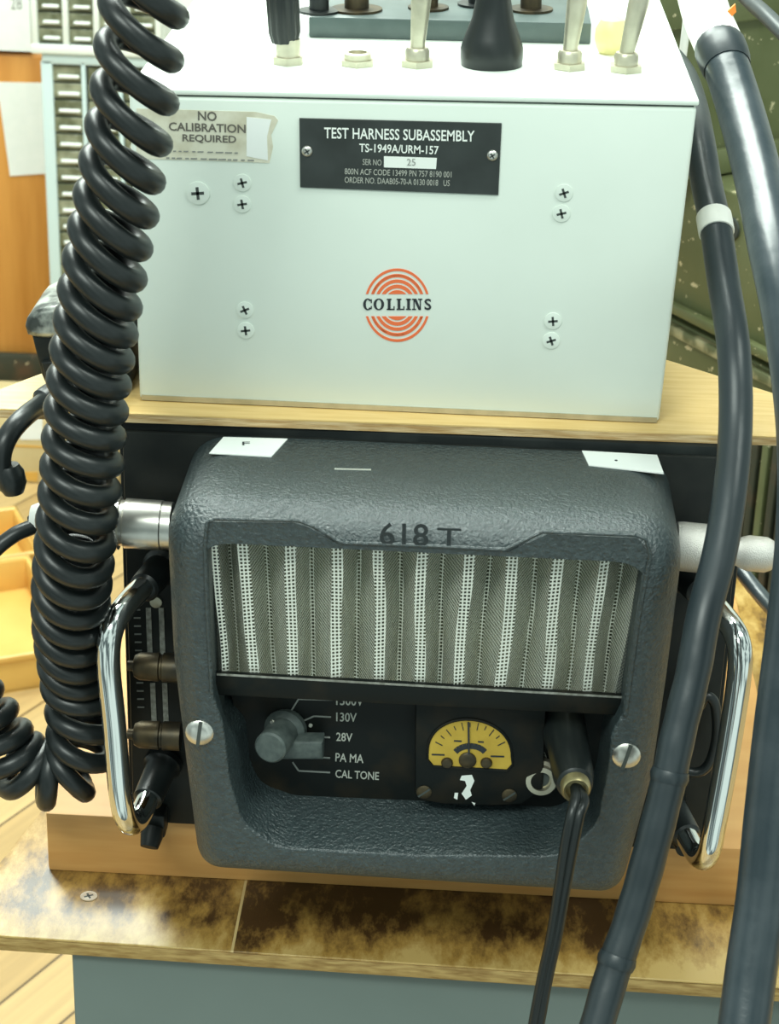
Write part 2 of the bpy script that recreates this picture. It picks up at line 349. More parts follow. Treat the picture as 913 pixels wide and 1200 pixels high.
# ------------------------------------------------------------------ the setting
tag(MB().box((-3, -0.6, FLOOR-0.05), (3, 2.46, FLOOR)).build('floor', 'floor'), kind='structure')
tag(MB().box((-3, 2.36, FLOOR), (3, 2.46, 2.2)).build('wall_back', 'white_wall'), kind='structure')
d = MB()
a = at(-40, 62, 2.33); b = at(150, 62, 2.33)
d.box((a.x-0.4, 2.33, FLOOR), (b.x, 2.36, a.z), 0.002)
dr = tag(d.build('door_1', 'orange_wood'), kind='structure')
tag(MB().box((a.x-0.4, 2.315, FLOOR), (b.x, 2.33, FLOOR+0.05), 0.003).build('baseboard_back', 'olive_dark'), kind='structure')

# ------------------------------------------------------------------ grey cabinet, worn board, pine plank
t = thing('metal_cabinet', (0.06, 0.15, FLOOR), 'grey painted metal cabinet under the worn brown board', 'cabinet')
cl = at(84, 1125, -0.040).x
MB().box((cl, -0.040, FLOOR), (0.215, 0.30, BOARD-0.0082), 0.0015).build('body', 'grey_metal', t)

bt = [(-0.196, -0.0442), (0.235, -0.0525), (0.222, 0.20), (0.2008, 0.305), (0.1839, 0.3563), (-0.15, 0.36), (-0.176, 0.09), (-0.1818, 0.0511), (-0.1925, 0.005)]
t = thing('worn_board', (0, 0.1, BOARD-0.008), 'worn brown varnished board lying on the grey cabinet', 'board')
MB().prism([(x, y, BOARD-0.0012) for x, y in bt], (0, 0, 0.0012), 0.0004).build('top', 'worn', t, )
MB().prism([(x*0.999, y+0.0002, BOARD-0.0081) for x, y in bt], (0, 0, 0.0068), 0.0006).build('edge', 'board_edge', t)
screw(t, onz(104, 1051, BOARD), (0, 0, 1), 0.0038, True, 'nickel', 'screw', 0.5, 0.15)

pl = at(55, 985, 0.006).x
tag(MB().box((pl, 0.006, BOARD), (0.168, 0.26, -0.0003), 0.0012).build('pine_plank', 'pine'), 'thick pine plank lying on the worn board under the black radio', 'plank')

# ------------------------------------------------------------------ radio
radio = thing('radio_transceiver', (0, 0.1, 0), 'black rack radio with cast grey front cover, mesh window and chrome handles', 'radio')
MB().box((-0.1290, 0.003, 0.0), (0.1290, 0.062, 0.1938), 0.0015).box((-0.084, 0.06, 0.0), (0.084, 0.30, 0.1936), 0.0015).build('chassis', 'scuffed', radio)
MB().box((-0.1270, 0.0, 0.0015), (0.1270, 0.0035, 0.190), 0.0008).build('front_panel', 'black', radio)

# cast front cover: loops of matching vertices
YF = -0.075
ctr = at(485, 742, YF); CX, CZ = ctr.x, ctr.z
NA = 720
def radial(poly):
    """distance from (CX,CZ) to the closed outline for each of NA angles"""
    out = []
    for k in range(NA):
        a = 2*math.pi*k/NA; dx, dz = math.cos(a), math.sin(a); best = None
        for (x1, z1), (x2, z2) in zip(poly, poly[1:]+poly[:1]):
            ex, ez = x2-x1, z2-z1; den = dx*ez-dz*ex
            if abs(den) < 1e-12: continue
            s = ((x1-CX)*ez-(z1-CZ)*ex)/den; u = ((x1-CX)*dz-(z1-CZ)*dx)/den
            if s > 0 and -1e-6 <= u <= 1+1e-6 and (best is None or s > best): best = s
        out.append(best or 0.01)
    return out
def rounded(poly, r, n=8):
    out = []; N = len(poly); rr = r if isinstance(r, (list, tuple)) else [r]*N
    for i in range(N):
        p = Vector(poly[i]); a = Vector(poly[i-1])-p; b = Vector(poly[(i+1) % N])-p
        la, lb = a.length, b.length; a.normalize(); b.normalize()
        ang = a.angle(b); tl = min(rr[i]/math.tan(ang/2), la*0.48, lb*0.48)
        p0, p1 = p+a*tl, p+b*tl
        for k in range(n+1):
            s = k/n; out.append(tuple(p0*(1-s)**2+p*(2*s*(1-s))+p1*s**2))
    return out
def ring(rad, y): return [Vector((CX+rad[k]*math.cos(2*math.pi*k/NA), y, CZ+rad[k]*math.sin(2*math.pi*k/NA))) for k in range(NA)]
ZT = 0.1905
outer = [(-0.1005, ZT), (0.0985, ZT), (0.0965, 0.120), (0.0945, 0.075), (0.0865, 0.0215), (-0.0895, 0.0235), (-0.0945, 0.075), (-0.0985, 0.120)]
RO = [0.021, 0.021, 0.2, 0.1, 0.011, 0.011, 0.1, 0.2]
cx0, cz0 = -0.001, 0.105
def inset(poly, d):
    out = []; N = len(poly)
    for i in range(N):
        p = Vector(poly[i]); a = (p-Vector(poly[i-1])).normalized(); b = (Vector(poly[(i+1) % N])-p).normalized()
        na = Vector((a.y, -a.x)); nb = Vector((b.y, -b.x)); m_ = (na+nb).normalized()   # clockwise outline: inward normal
        out.append(tuple(p + m_*(d/max(0.3, m_.dot(na)))))
    return out
Apx = [(246, 613), (347, 615), (363, 620), (398, 640), (460, 643), (594, 649), (639, 628), (744, 632), (757, 648), (745, 720), (729, 838), (716, 860), (712, 905), (700, 965), (660, 1003), (485, 1002), (325, 993), (285, 965), (270, 915), (262, 850), (250, 815), (246, 720), (243, 640)]
A = [(at(x, y, YF).x, at(x, y, YF).z) for x, y in Apx]
YP = -0.045
low = {11: (706, 845), 12: (700, 890), 13: (690, 925), 14: (650, 946), 15: (485, 938), 16: (345, 932), 17: (305, 918), 18: (293, 890), 19: (288, 840), 20: (262, 815)}
B = [(at(*low[i], YP).x, at(*low[i], YP).z) if i in low else A[i] for i in range(len(A))]
loops = []
R1 = 0.021
loops.append(ring(radial(rounded(outer, RO)), -0.0005))
loops.append(ring(radial(rounded(outer, RO)), -0.030))
loops.append(ring(radial(rounded(outer, RO)), YF+R1))
for k in range(1, 9):
    a = math.pi/2*k/8; ins = R1*(1-math.cos(a))*0.62
    loops.append(ring(radial(rounded(inset(outer, ins), [max(0.004, q-ins*0.5) for q in RO])), YF+R1*(1-math.sin(a))))
rA = radial(rounded(A, [0.016 if 11 <= i_ <= 19 else (0.004 if i_ in (10, 20) else 0.0022) for i_ in range(len(A))], 8)); rB = radial(rounded(B, [0.012 if 11 <= i_ <= 19 else 0.003 for i_ in range(len(B))], 8))
rA0 = [q+0.0012 for q in rA]
loops.append(ring(rA0, YF))
for k in range(1, 4):
    a = math.pi/2*k/3; loops.append(ring([q+0.0012*(1-math.sin(a)) for q in rA], YF+0.0012*(1-math.cos(a))))
for k in range(1, 13):
    s = k/12; g = s*s*(3-2*s)*0.55+s*0.45
    loops.append(ring([p+(q-p)*s for p, q in zip(rA, rB)], YF+0.0012+(YP-YF-0.0012)*g))
loops.append(ring(rB, -0.004))
mb = MB(); vs = [v for l in loops for v in l]; fs = []
for i in range(len(loops)-1):
    for k in range(NA):
        k2 = (k+1) % NA; fs.append((i*NA+k, i*NA+k2, (i+1)*NA+k2, (i+1)*NA+k))
mb.add(vs, fs, True); cover = mb.build('front_cover', 'crackle', radio)
cover['label'] = 'cast front cover in dark grey crackle paint'
# thin raised rim round the window and the cast number above it
rim = [at(x, y, YF-0.0002) for x, y in [(248, 812), (243, 720), (240, 640), (243, 611), (252, 608), (349, 610), (366, 616), (400, 636), (460, 638), (592, 644), (636, 623), (746, 627), (757, 632), (762, 650), (749, 722), (733, 838)]]
MB().tube(rim, 0.0008, 8).build('window_rim', 'crackle', cover)
s = MB(); text_px(s, '618', 445, 638, 502, 640, 27, YF, thick=0.0008, bold=0.012)
text_px(s, 'T', 512, 640, 540, 641, 22, YF, thick=0.0004); s.build('cast_number', 'cast', cover)
for px, py, cr in ((234, 858, 1.45), (734, 885, 1.35)):
    screw(cover, at(px, py, YF+0.0003), (0, -1, 0), 0.0056, False, 'nickel', 'screw', cr, 0.35)
MB().prism([onz(x, y, ZT) for x, y in ((262, 513), (337, 515), (318, 536), (245, 532))], (0, 0, 0.0004)).build('paper_label', 'paper', cover)
q = MB(); text_into(q, 'F', onz(284, 522, ZT+0.0004), onz(293, 522, ZT+0.0004), 0.0035, n=(0, 0, 1)); q.build('mark', 'black_ink', cover)
MB().prism([onz(x, y, ZT) for x, y in ((682, 529), (770, 534), (778, 556), (690, 546))], (0, 0, 0.0004)).build('paper_label', 'paper', cover)
q = MB(); c = onz(722, 540, ZT+0.0003); q.lathe(c, Zv, [(0.0006, 0), (0.0006, 0.0003)], 10); q.build('mark', 'black_ink', cover)
MB().prism([onz(x, y, ZT) for x, y in ((392, 549), (435, 550), (435, 551.5), (392, 550.5))], (0, 0, 0.0002)).build('scratch', 'dull_ink', cover)

# pleated wire filter
filt = MB(); uvs = []; vs = []; fs = []
pk = [252, 285, 336, 387, 438, 488, 538, 588, 642, 695, 738]
YPK, YVL = -0.0640, -0.0445
cols = []
for i, x in enumerate(pk):
    xr = x
    cols.append((xr, YPK))
    if i < len(pk)-1:
        nx = pk[i+1]
        cols.append((xr+(nx-xr)*0.25, YPK+0.0008)); cols.append((xr+(nx-xr)*0.56, YVL)); cols.append((xr+(nx-xr)*0.66, YVL-0.0006))
cols = [(241, YVL)] + cols + [(766, YVL)]
NZ = 18; arc = 0; prev = None
for ci, (x, y) in enumerate(cols):
    p = at(x, 715, y)
    if prev is not None: arc += (p-prev).length
    prev = p
    for k in range(NZ+1):
        z0 = at(x, 803+(x-250)*0.056, y).z; z1 = at(485, 606, -0.055).z; f = k/NZ; z = z0+(z1-z0)*f
        pi_ = (ci-1)//4; jit = 0.0007*math.sin(f*4.1+pi_*1.7)+0.0003*math.sin(f*9+pi_*2.3)
        lean = (f-0.5)*0.005*((x-500)/250)
        if ci in (0, len(cols)-1): jit = 0
        vs.append(Vector((p.x+jit+lean, y+jit*0.6, z))); uvs.append((arc+jit, z+0.0004*math.sin(ci*1.1+f*7)))
for i in range(len(cols)-1):
    for k in range(NZ): fs.append((i*(NZ+1)+k, (i+1)*(NZ+1)+k, (i+1)*(NZ+1)+k+1, i*(NZ+1)+k+1))
filt.add(vs, fs, False); filt.uv = uvs; fo = filt.build('mesh_filter', 'wire', radio); fo['label'] = 'pleated silver wire mesh filter'
fo.data.materials.append(M['wire_lit_fold'])      # denser wire stands in for the light caught on the ridges
for i in range(len(cols)-1):
    if (i-1) % 4 == 0:
        for k in range(NZ): fo.data.polygons[i*NZ+k].material_index = 1
a = at(235, 600, -0.042); b = at(770, 826, -0.042)
MB().box((a.x, -0.044, b.z), (b.x, -0.042, a.z)).build('filter_backing', 'backing', radio)
# bar below the filter
y_b = -0.066
MB().prism([at(x, y, y_b) for x, y in ((250, 789), (733, 816), (729, 839), (252, 815))], (0, 0.0030, 0), 0.0006).build('filter_bar', 'panel', radio)
s = MB(); line_px(s, [(254, 790), (731, 817)], 2.2, y_b); s.build('bar_lip', 'silver_label', radio)

# control panel
cp = MB().prism([at(x, y, YP) for x, y in ((268, 800), (730, 818), (712, 955), (300, 945))], (0, 0.004, 0)).build('control_panel', 'panel', radio)
s = MB(); Yt = YP
for tx, x0, y0, x1, y1, h in (('1500V', 394, 826, 426, 827, 11), ('130V', 394, 845, 418, 846, 10.5), ('28V', 394, 868, 413, 869, 10), ('PA MA', 393, 892, 426, 894, 10), ('CAL TONE', 393, 911, 444, 914, 9.5)):
    text_px(s, tx, x0, y0, x1, y1, h, Yt, bold=0.012)
s.build('lettering', 'dull_ink', cp)
s = MB()
for l in ([(333, 846), (350, 819), (390, 820)], [(342, 851), (368, 839), (388, 840)], [(345, 863), (387, 864)], [(372, 887), (387, 888)], [(343, 893), (350, 903), (387, 905)]): line_px(s, l, 1.7, Yt)
s.build('guide_lines', 'faint_ink', cp)
s = MB().lathe(at(364, 850, YP), -Yv, [(0.0009, 0), (0.0007, 0.0006), (0.0001, 0.0008)], 12); s.build('rivet', 'dull_ink', cp)
kb = at(336, 853, YP); ktip = at(316, 877, YP-0.020)
kn = MB().lathe(kb, ktip-kb, [(0.0088, 0), (0.0088, 0.003), (0.0066, 0.005), (0.0066, (ktip-kb).length-0.0008), (0.0058, (ktip-kb).length)], 32).build('selector_knob', 'knob_grey', radio)
kd = (ktip-kb).normalized()
c1 = at(352, 880, YP-0.012); uu = (at(376, 880, YP-0.012)-at(330, 880, YP-0.012)).normalized(); vv = Zv
e = [c1+uu*sx*0.0092+vv*sz*0.0046 for sx, sz in ((-1, -1), (1, -1), (1, 0.9), (-1, 0.9))]
MB().prism(e, (0, 0.009, 0), 0.0018, 3).build('pointer', 'knob_grey', kn)
s = MB(); s.lathe(at(319, 846, YP-0.0075), kd, [(0.001, 0), (0.0007, 0.0006)], 10); s.build('set_screw', 'nickel', kn)

# meter
YM = YP-0.009
mo = [(487, 822), (640, 832), (636, 925), (612, 943), (575, 945), (520, 943), (492, 938), (486, 930)]
meter = MB().prism([at(x, y, YM) for x, y in mo], (0, 0.009, 0), 0.0012).build('meter', 'panel', radio)
face = []
for k in range(33):
    a = math.pi*k/32; face.append((550.5-49.5*math.cos(a), 884-41*math.sin(a)**0.9 + (0.05*(-49.5*math.cos(a)))))
face += [(601, 896), (594, 903), (508, 898), (501, 890)]
fc = MB().prism([at(x, y, YM) for x, y in face], (0, -0.0003, 0)).build('dial', 'yellow_dial', meter)
s = MB()
Y2 = YM-0.0003
cxm, cym = 551, 890
for k in range(11):
    a = math.radians(152-k*12.4); r0, r1 = (38, 43) if k % 2 else (35, 44)
    line_px(s, [(cxm+r0*math.cos(a)*1.05, cym-r0*math.sin(a)), (cxm+r1*math.cos(a)*1.05, cym-r1*math.sin(a))], 0.9, Y2)
for x0, x1, y in ((506, 521, 884), (575, 591, 886), (532, 541, 868), (560, 567, 869)): line_px(s, [(x0, y), (x1, y+0.5)], 1.6, Y2)
arc_ = [(cxm+19*math.cos(math.radians(155-k*13))*1.0, cym-4-12*math.sin(math.radians(155-k*13))) for k in range(11)]
line_px(s, arc_, 6.5, Y2)
s.build('scale_marks', 'black_ink', fc)
s = MB(); line_px(s, [(549, 846), (549.5, 884)], 2.2, Y2-0.0008); s.build('needle', 'black_ink', meter)
for x, y, r in ((524, 893, 0.0024), (548, 890, 0.0036), (570, 893, 0.0024)):
    MB().lathe(at(x, y, YM), -Yv, [(r, 0), (r, 0.001), (r*0.8, 0.0016), (r*0.2, 0.0018)], 18).build('pivot_stud', 'bronze', meter)
rimp = [at(x, y, YM-0.0004) for x, y in face]
MB().tube(rimp, 0.0006, 6, closed=True).build('dial_rim', 'panel', meter)
for x, y in ((497, 928), (597, 932)): screw(meter, at(x, y, YM), (0, -1, 0), 0.0031, False, 'bronze', 'screw', 0.7, 0.3)
for pts in ([(541, 909), (553, 908), (556, 915), (551, 926), (553, 932), (546, 937), (541, 930), (547, 921), (545, 915), (539, 914)], [(533, 929), (537, 929), (536, 937), (532, 935)], [(553, 940), (557, 941), (556, 944)], [(503, 823), (509, 822), (508, 826)], [(526, 823), (531, 823), (530, 827)]):
    quad_px(MB(), pts, YM, 0.0001).build('paint_chip', 'white_ink', meter)
s = MB(); text_px(s, 'R', 631, 874, 637, 874, 7, YP); text_px(s, 'A', 635, 888, 641, 888, 7, YP); s.build('lettering', 'dull_ink', cp)
jk = MB(); jp = at(634, 916, YP-0.008); jd = (Vector((0.0, -1, 0.1))).normalized()
jk.lathe(jp+Yv*0.006, jd, [(0.0076, 0), (0.0076, 0.0035), (0.0062, 0.0045), (0.0062, 0.0072), (0.0042, 0.0074), (0.0042, 0.0045), (0.0005, 0.0045)], 28).build('jack_socket', 'worn_nickel', radio)
MB().lathe(jp+Yv*0.006+jd*0.0046, jd, [(0.0034, 0), (0.0034, 0.0004)], 20).build('jack_hole', 'seam', radio)

# left-hand side of the front panel: label strips, bronze posts, latch
s = MB()
for x, ya, yb in ((171, 712, 768), (186, 712, 768), (176, 800, 850), (190, 800, 850)):
    quad_px(s, [(x, ya), (x+6, ya), (x+8, yb), (x+2, yb)], 0.0, 0.0004)
s.build('label_strip', 'silver_label', radio)
s = MB()
for i in range(14):
    y = 705+i*9.5; line_px(s, [(156+i*0.4, y), (164+i*0.4, y)], 1.6, 0.0)
s.build('rating_marks', 'faint_ink', radio)
s = MB().lathe(at(183, 705, 0.0), -Yv, [(0.0026, 0), (0.0026, 0.001), (0.001, 0.0012)], 14); s.build('panel_rivet', 'worn_nickel', radio)
for y in (783, 863):
    p = at(212, y, -0.022); q = at(152, y-3, -0.022); dd = q-p; L = dd.length
    MB().lathe(p, dd, [(0.0062, 0), (0.0062, L*0.34), (0.0054, L*0.36), (0.0054, L*0.40), (0.0061, L*0.42), (0.0058, L*0.8), (0.0046, L*0.9), (0.0022, L*0.93), (0.0022, L*1.04)], 24).build('thumb_nut', 'bronze', radio)
lt = MB(); p = at(184, 955, 0.0)
lt.box((p.x-0.005, -0.010, p.z-0.006), (p.x+0.005, 0.001, p.z+0.006), 0.0015); lt.lathe(p+Vector((0, -0.010, 0)), Vector((-0.1, -0.6, -0.6)), [(0.0045, 0), (0.005, 0.004), (0.004, 0.009)], 16)
lt.build('latch', 'black', radio)

# chrome handles
def handle(path, s0, s1):
    pts = crom(path, 8)
    h = MB().tube(pts, 0.0049, 18).build('handle', 'chrome', radio); h['label'] = 'chrome tube handle'
    for a, b in (s0, s1):
        a, b = Vector(a), Vector(b); L = (b-a).length
        MB().lathe(a, b-a, [(0.0085, 0), (0.0085, L*0.12), (0.0068, L*0.2), (0.0064, L*0.95), (0.0052, L)], 20).build('sleeve', 'rubber', h)
lb0 = at(192, 662, 0.0); lb1 = at(192, 893, 0.0)
hl = [lb0, at(172, 684, -0.018), at(150, 706, -0.034), at(132, 735, -0.046), at(127, 775, -0.050), at(134, 850, -0.050), at(141, 930, -0.050), at(149, 962, -0.047), at(160, 962, -0.036), at(174, 935, -0.022), lb1]
handle(hl, (lb0, at(168, 690, -0.022)), (lb1, at(172, 939, -0.023)))
rb0 = at(802, 672, 0.0); rb1 = at(780, 935, 0.0)
hr = [rb0, at(826, 698, -0.018), at(848, 722, -0.034), at(864, 748, -0.046), at(867, 785, -0.050), at(855, 870, -0.050), at(838, 965, -0.050), at(830, 1000, -0.048), at(819, 1004, -0.038), at(802, 975, -0.022), rb1]
handle(hr, (rb0, at(822, 694, -0.015)), (rb1, at(806, 982, -0.025)))

# side connectors: the barrel belongs to the cable
def conn(name, label, pts):
    return thing(name, pts, label, 'connector')
c0 = at(196, 616, -0.022); c1 = at(130, 612, -0.022); dd = (c1-c0).normalized(); L = (c1-c0).length
t = thing('coaxial_connector', c0, 'silver connector and thin black cable on the left side of the radio', 'connector')
MB().lathe(c0, dd, [(0.0098, -0.002), (0.0098, L*0.08), (0.0102, L*0.1), (0.0102, L*0.74), (0.0094, L*0.76), (0.0094, L*0.82), (0.0110, L*0.84), (0.0110, L*0.97), (0.0098, L)], 36).build('barrel', 'nickel', t)
MB().lathe(c0, dd, [(0.0066, L), (0.0066, L+0.004), (0.0056, L+0.005), (0.0056, L+0.024)], 24).build('gland', 'rubber', t)
MB().lathe(c0, dd, [(0.0060, L+0.020), (0.0062, L+0.022), (0.0062, L+0.030), (0.0050, L+0.0325)], 24).build('end_cap', 'white_sleeve', t)
e0 = c0+dd*(L+0.031)
MB().tube(crom([e0, at(40, 616, -0.025), at(15, 628, -0.03), at(-15, 655, -0.035), at(-60, 720, -0.04)], 8), 0.0032, 12).build('cable', 'rubber', t)

c0 = at(797, 640, -0.022); c1 = at(905, 651, -0.022); dd = (c1-c0).normalized(); L = (c1-c0).length
t = thing('coaxial_connector', c0, 'knurled silver connector and black cable on the right side of the radio', 'connector')
MB().lathe(c0, dd, [(0.0096, -0.002), (0.0100, 0.0005), (0.0100, L*0.34), (0.0092, L*0.36)], 40).build('barrel', 'knurl', t)
MB().lathe(c0, dd, [(0.0056, L*0.36), (0.0056, L*0.62), (0.0066, L*0.68), (0.0072, L*0.74), (0.0072, L*0.93), (0.0060, L)], 40).build('coupling_nut', 'knurl', t)
MB().tube(crom([c0+dd*L*0.97, c0+dd*(L+0.015), c0+dd*(L+0.04)+Vector((0, 0, -0.005)), c0+dd*(L+0.08)+Vector((0, 0, -0.03))], 8), 0.0040, 12).build('cable', 'rubber', t)

# wire loop on the right of the radio
lp = [at(x, y, -0.012) for x, y in ((818, 830), (828, 816), (838, 826), (840, 860), (832, 893), (818, 905), (800, 900), (795, 870), (803, 845))]
lp = crom(lp+[lp[0]], 6)[:-1]
MB().tube(lp, 0.0022, 10, closed=True).build('wire_loop', 'rubber', radio)
b0 = at(790, 960, 0.0); MB().lathe(b0, Vector((0.2, -1, -0.1)), [(0.006, 0), (0.006, 0.012), (0.0045, 0.013), (0.0045, 0.02)], 18).build('side_latch', 'black', radio)

# ------------------------------------------------------------------ plywood sheet
PZ = 0.1940; PT = 0.1980
pp = [(-0.200, -0.0018), (0.165, 0.0068), (0.165, 0.040), (0.1459, 0.0537), (0.099, 0.093), (0.088, 0.102), (0.088, 0.20), (-0.118, 0.20), (-0.128, 0.098), (-0.170, 0.038), (-0.1815, 0.0205), (-0.20, -0.0005)]
t = thing('plywood_sheet', (0, 0.08, PZ), 'thin plywood sheet lying on top of the black radio', 'board')
MB().prism([(x, y, PT-0.0006) for x, y in pp], (0, 0, 0.0006)).build('face', 'plywood', t)
MB().prism([(x*0.9995, y+0.0001, PZ) for x, y in pp], (0, 0, 0.0034)).build('edge', 'ply_edge', t)

# ------------------------------------------------------------------ test harness box
YB = 0.015
bl, br_, tr, tl = at(163.5, 470, YB), at(772, 500, YB), at(817, 126, YB), at(151, 112, YB)
bl.z = br_.z = PT + 0.0004
back = Vector((0.0, 0.21, 0))
har = thing('test_harness_box', ((bl.x+br_.x)/2, 0.1, PT), 'pale grey metal test box with toggle switches standing on the plywood', 'test set')
MB().hexa([bl, br_, br_+back, bl+back, tl, tr, tr+back, tl+back], 0.0016, 3).build('case', 'grey_enamel', har)
up = Vector((0, 0, 0.0007))
i1 = Vector((0.001, 0.0012, 0))
MB().hexa([tl+i1, tr+Vector((-0.001, 0.0012, 0)), tr+back, tl+back, tl+i1+up, tr+Vector((-0.001, 0.0012, 0))+up, tr+back+up, tl+back+up]).build('seam', 'seam', har)
lid_up = Vector((0, 0, 0.0022))
lf = [tl+up+Vector((-0.0006, -0.0006, 0)), tr+up+Vector((0.0006, -0.0006, 0)), tr+back+up, tl+back+up]
MB().hexa(lf+[v+lid_up for v in lf], 0.0007, 2).build('top_panel', 'grey_enamel', har)
ev = (tr-tl).normalized(); topn = ev.cross(Yv).normalized()
if topn.z < 0: topn = -topn
p_top = lf[0]+lid_up
def ontop(px, py):
    d_ = ray(px, py); return CAM + d_*((p_top-CAM).dot(topn)/d_.dot(topn))
# rubber foot strip / base lip seen along the bottom edge
MB().hexa([bl+Vector((0.001, -0.0005, 0)), br_+Vector((-0.001, -0.0005, 0)), br_+Vector((-0.001, 0.004, 0)), bl+Vector((0.001, 0.004, 0)), bl+Vector((0.001, -0.0005, 0.0022)), br_+Vector((-0.001, -0.0005, 0.0022)), br_+Vector((-0.001, 0.004, 0.0022)), bl+Vector((0.001, 0.004, 0.0022))]).build('base_lip', 'worn_nickel', har)
# front screws
screw(har, at(232, 226, YB), (0, -1, 0), 0.0046, True, 'grey_enamel', 'screw', 0.1, 0.2)
for x, y in ((284, 214), (284, 239), (287, 363), (288, 387), (661, 226), (658, 250), (648, 376), (646, 399)):
    screw(har, at(x, y, YB), (0, -1, 0), 0.0035, True, 'grey_enamel', 'screw', random.uniform(0.1, 0.6), 0.2)
# nameplate
npq = [(351, 138), (588, 144), (584, 228), (352, 219)]
npl = MB().prism([at(x, y, YB) for x, y in npq], (0, -0.0009, 0), 0.0002, 1).build('nameplate', 'plate', har)
YN = YB-0.0009
s = MB(); text_px(s, 'TEST HARNESS SUBASSEMBLY', 380, 162, 556, 166, 13, YN, bold=0.012); text_px(s, 'TS-1949A/URM-157', 421, 178, 514, 181, 10, YN, bold=0.012)
s.build('lettering', 'white_ink', npl)
s = MB(); text_px(s, 'SER NO', 425, 193, 447, 194, 7, YN); text_px(s, '800N ACF CODE 13499 PN 757 8190 001', 404, 204, 529, 208, 7, YN); text_px(s, 'ORDER NO. DAAB05-70-A 0130 0018   US', 404, 214, 527, 218, 7, YN)
s.build('small_print', 'dull_ink', npl)
sn = quad_px(MB(), [(450, 183), (512, 185), (511, 198), (450, 196)], YN, 0.0002).build('serial_tag', 'white_ink', npl)
s = MB(); text_px(s, '25', 477, 194, 487, 194, 8, YN-0.0002); s.build('lettering', 'faint_ink', sn)
for x, y in ((360, 177), (577, 182)): screw(npl, at(x, y, YN), (0, -1, 0), 0.0022, True, 'nickel', 'rivet', 0.6, 0.5)
# aged sticker
stq = [(160, 127), (300, 131), (322, 136), (326, 141), (318, 158), (320, 172), (316, 191), (240, 188), (160, 186)]
st = quad_px(MB(), stq, YB, 0.0002).build('sticker', 'sticker', har)
YS = YB-0.0002
s = MB(); text_px(s, 'NO', 232, 141, 254, 142, 11, YS, bold=0.02); text_px(s, 'CALIBRATION', 198, 153, 288, 156, 10, YS, bold=0.02); text_px(s, 'REQUIRED', 214, 167, 277, 169, 10, YS, bold=0.02)
s.build('lettering', 'brown_ink', st)
s = MB()
x = 203
while x < 300:
    wd = random.uniform(3, 9); y = 177+(x-203)*0.03
    if x < 280: line_px(s, [(x, y), (x+wd, y)], 1.3, YS)
    line_px(s, [(x-8, y+8), (x-8+wd*1.1, y+8)], 1.5, YS); x += wd+random.uniform(2, 5)
s.build('small_print', 'faint_ink', st)
quad_px(MB(), [(289, 137), (318, 140), (313, 160), (314, 188), (289, 183)], YS, 0.00015).build('torn_patch', 'paper', st)
quad_px(MB(), [(163, 178), (300, 183), (300, 188), (163, 185)], YS-0.00002, 0.0001)
# round emblem: rings cut by a band, with the maker's word across
s = MB()
ex, ey, ew, eh = 465.5, 357.5, 38.5, 43
for i, (r0, r1) in enumerate(((0.93, 1.0), (0.76, 0.85), (0.61, 0.70), (0.46, 0.56), (0.26, 0.41), (0.80, 0.82))):
    for sgn in (1, -1):
        N = 28; pts0 = []; cut = 13.0
        for rr in (r0, r1):
            a0 = math.asin(min(0.999, cut/(eh*rr))) if eh*rr > cut else None
            if a0 is None: pts0.append(None); continue
            pts0.append([(ex+ew*rr*math.cos(a0+(math.pi-2*a0)*k/N), ey-sgn*eh*rr*math.sin(a0+(math.pi-2*a0)*k/N)) for k in range(N+1)])
        if pts0[0] is None:
            if pts0[1]: quad_px(s, pts0[1], YB, 0.0002)
            continue
        for k in range(N): quad_px(s, [pts0[0][k], pts0[0][k+1], pts0[1][k+1], pts0[1][k]], YB, 0.0002)
s.build('emblem', 'orange_ink', har)
s = MB()
def bar(x0, y0, x1, y1): quad_px(s, [(x0, y0), (x1, y0), (x1, y1), (x0, y1)], YB, 0.0003)
def oval(cx, cy, rx, ry, thick, thin, a0=0, a1=360):
    N = 24
    for k in range(N):
        t0 = math.radians(a0+(a1-a0)*k/N); t1 = math.radians(a0+(a1-a0)*(k+1)/N)
        def pt(t, o_): return (cx+(rx-o_*thick)*math.cos(t), cy-(ry-o_*thin)*math.sin(t))
        quad_px(s, [pt(t0, 0), pt(t1, 0), pt(t1, 1), pt(t0, 1)], YB, 0.0003)
T, Bm = 350.0, 363.0
oval(431, 356.5, 5.4, 6.8, 3.2, 1.2, 40, 320); bar(434.6, 350.5, 435.8, 355); bar(434.6, 358.5, 435.8, 362)
oval(444, 356.5, 6.2, 6.8, 3.2, 1.2)
for x in (454.5, 466):
    bar(x, T, x+3.2, Bm); bar(x-1.2, T, x+4.4, T+1.3); bar(x-1.2, Bm-1.3, x+8, Bm); bar(x+6.8, Bm-4.2, x+8, Bm)
x = 477.2; bar(x, T, x+3.2, Bm); bar(x-1.2, T, x+4.4, T+1.3); bar(x-1.2, Bm-1.3, x+4.4, Bm)
bar(484.6, T, 485.9, Bm); bar(483, Bm-1.2, 487.6, Bm); bar(492, T, 493.3, Bm); bar(490, T, 495, T+1.2); bar(483, T, 486.5, T+1.2)
quad_px(s, [(484.6, T), (488.0, T), (493.3, Bm), (490.6, Bm)], YB, 0.0003)
text_px(s, 'S', 497.5, Bm, 505.5, Bm, 13.2, YB, bold=0.02, thick=0.0003)
s.build('maker_word', 'black_ink', har)

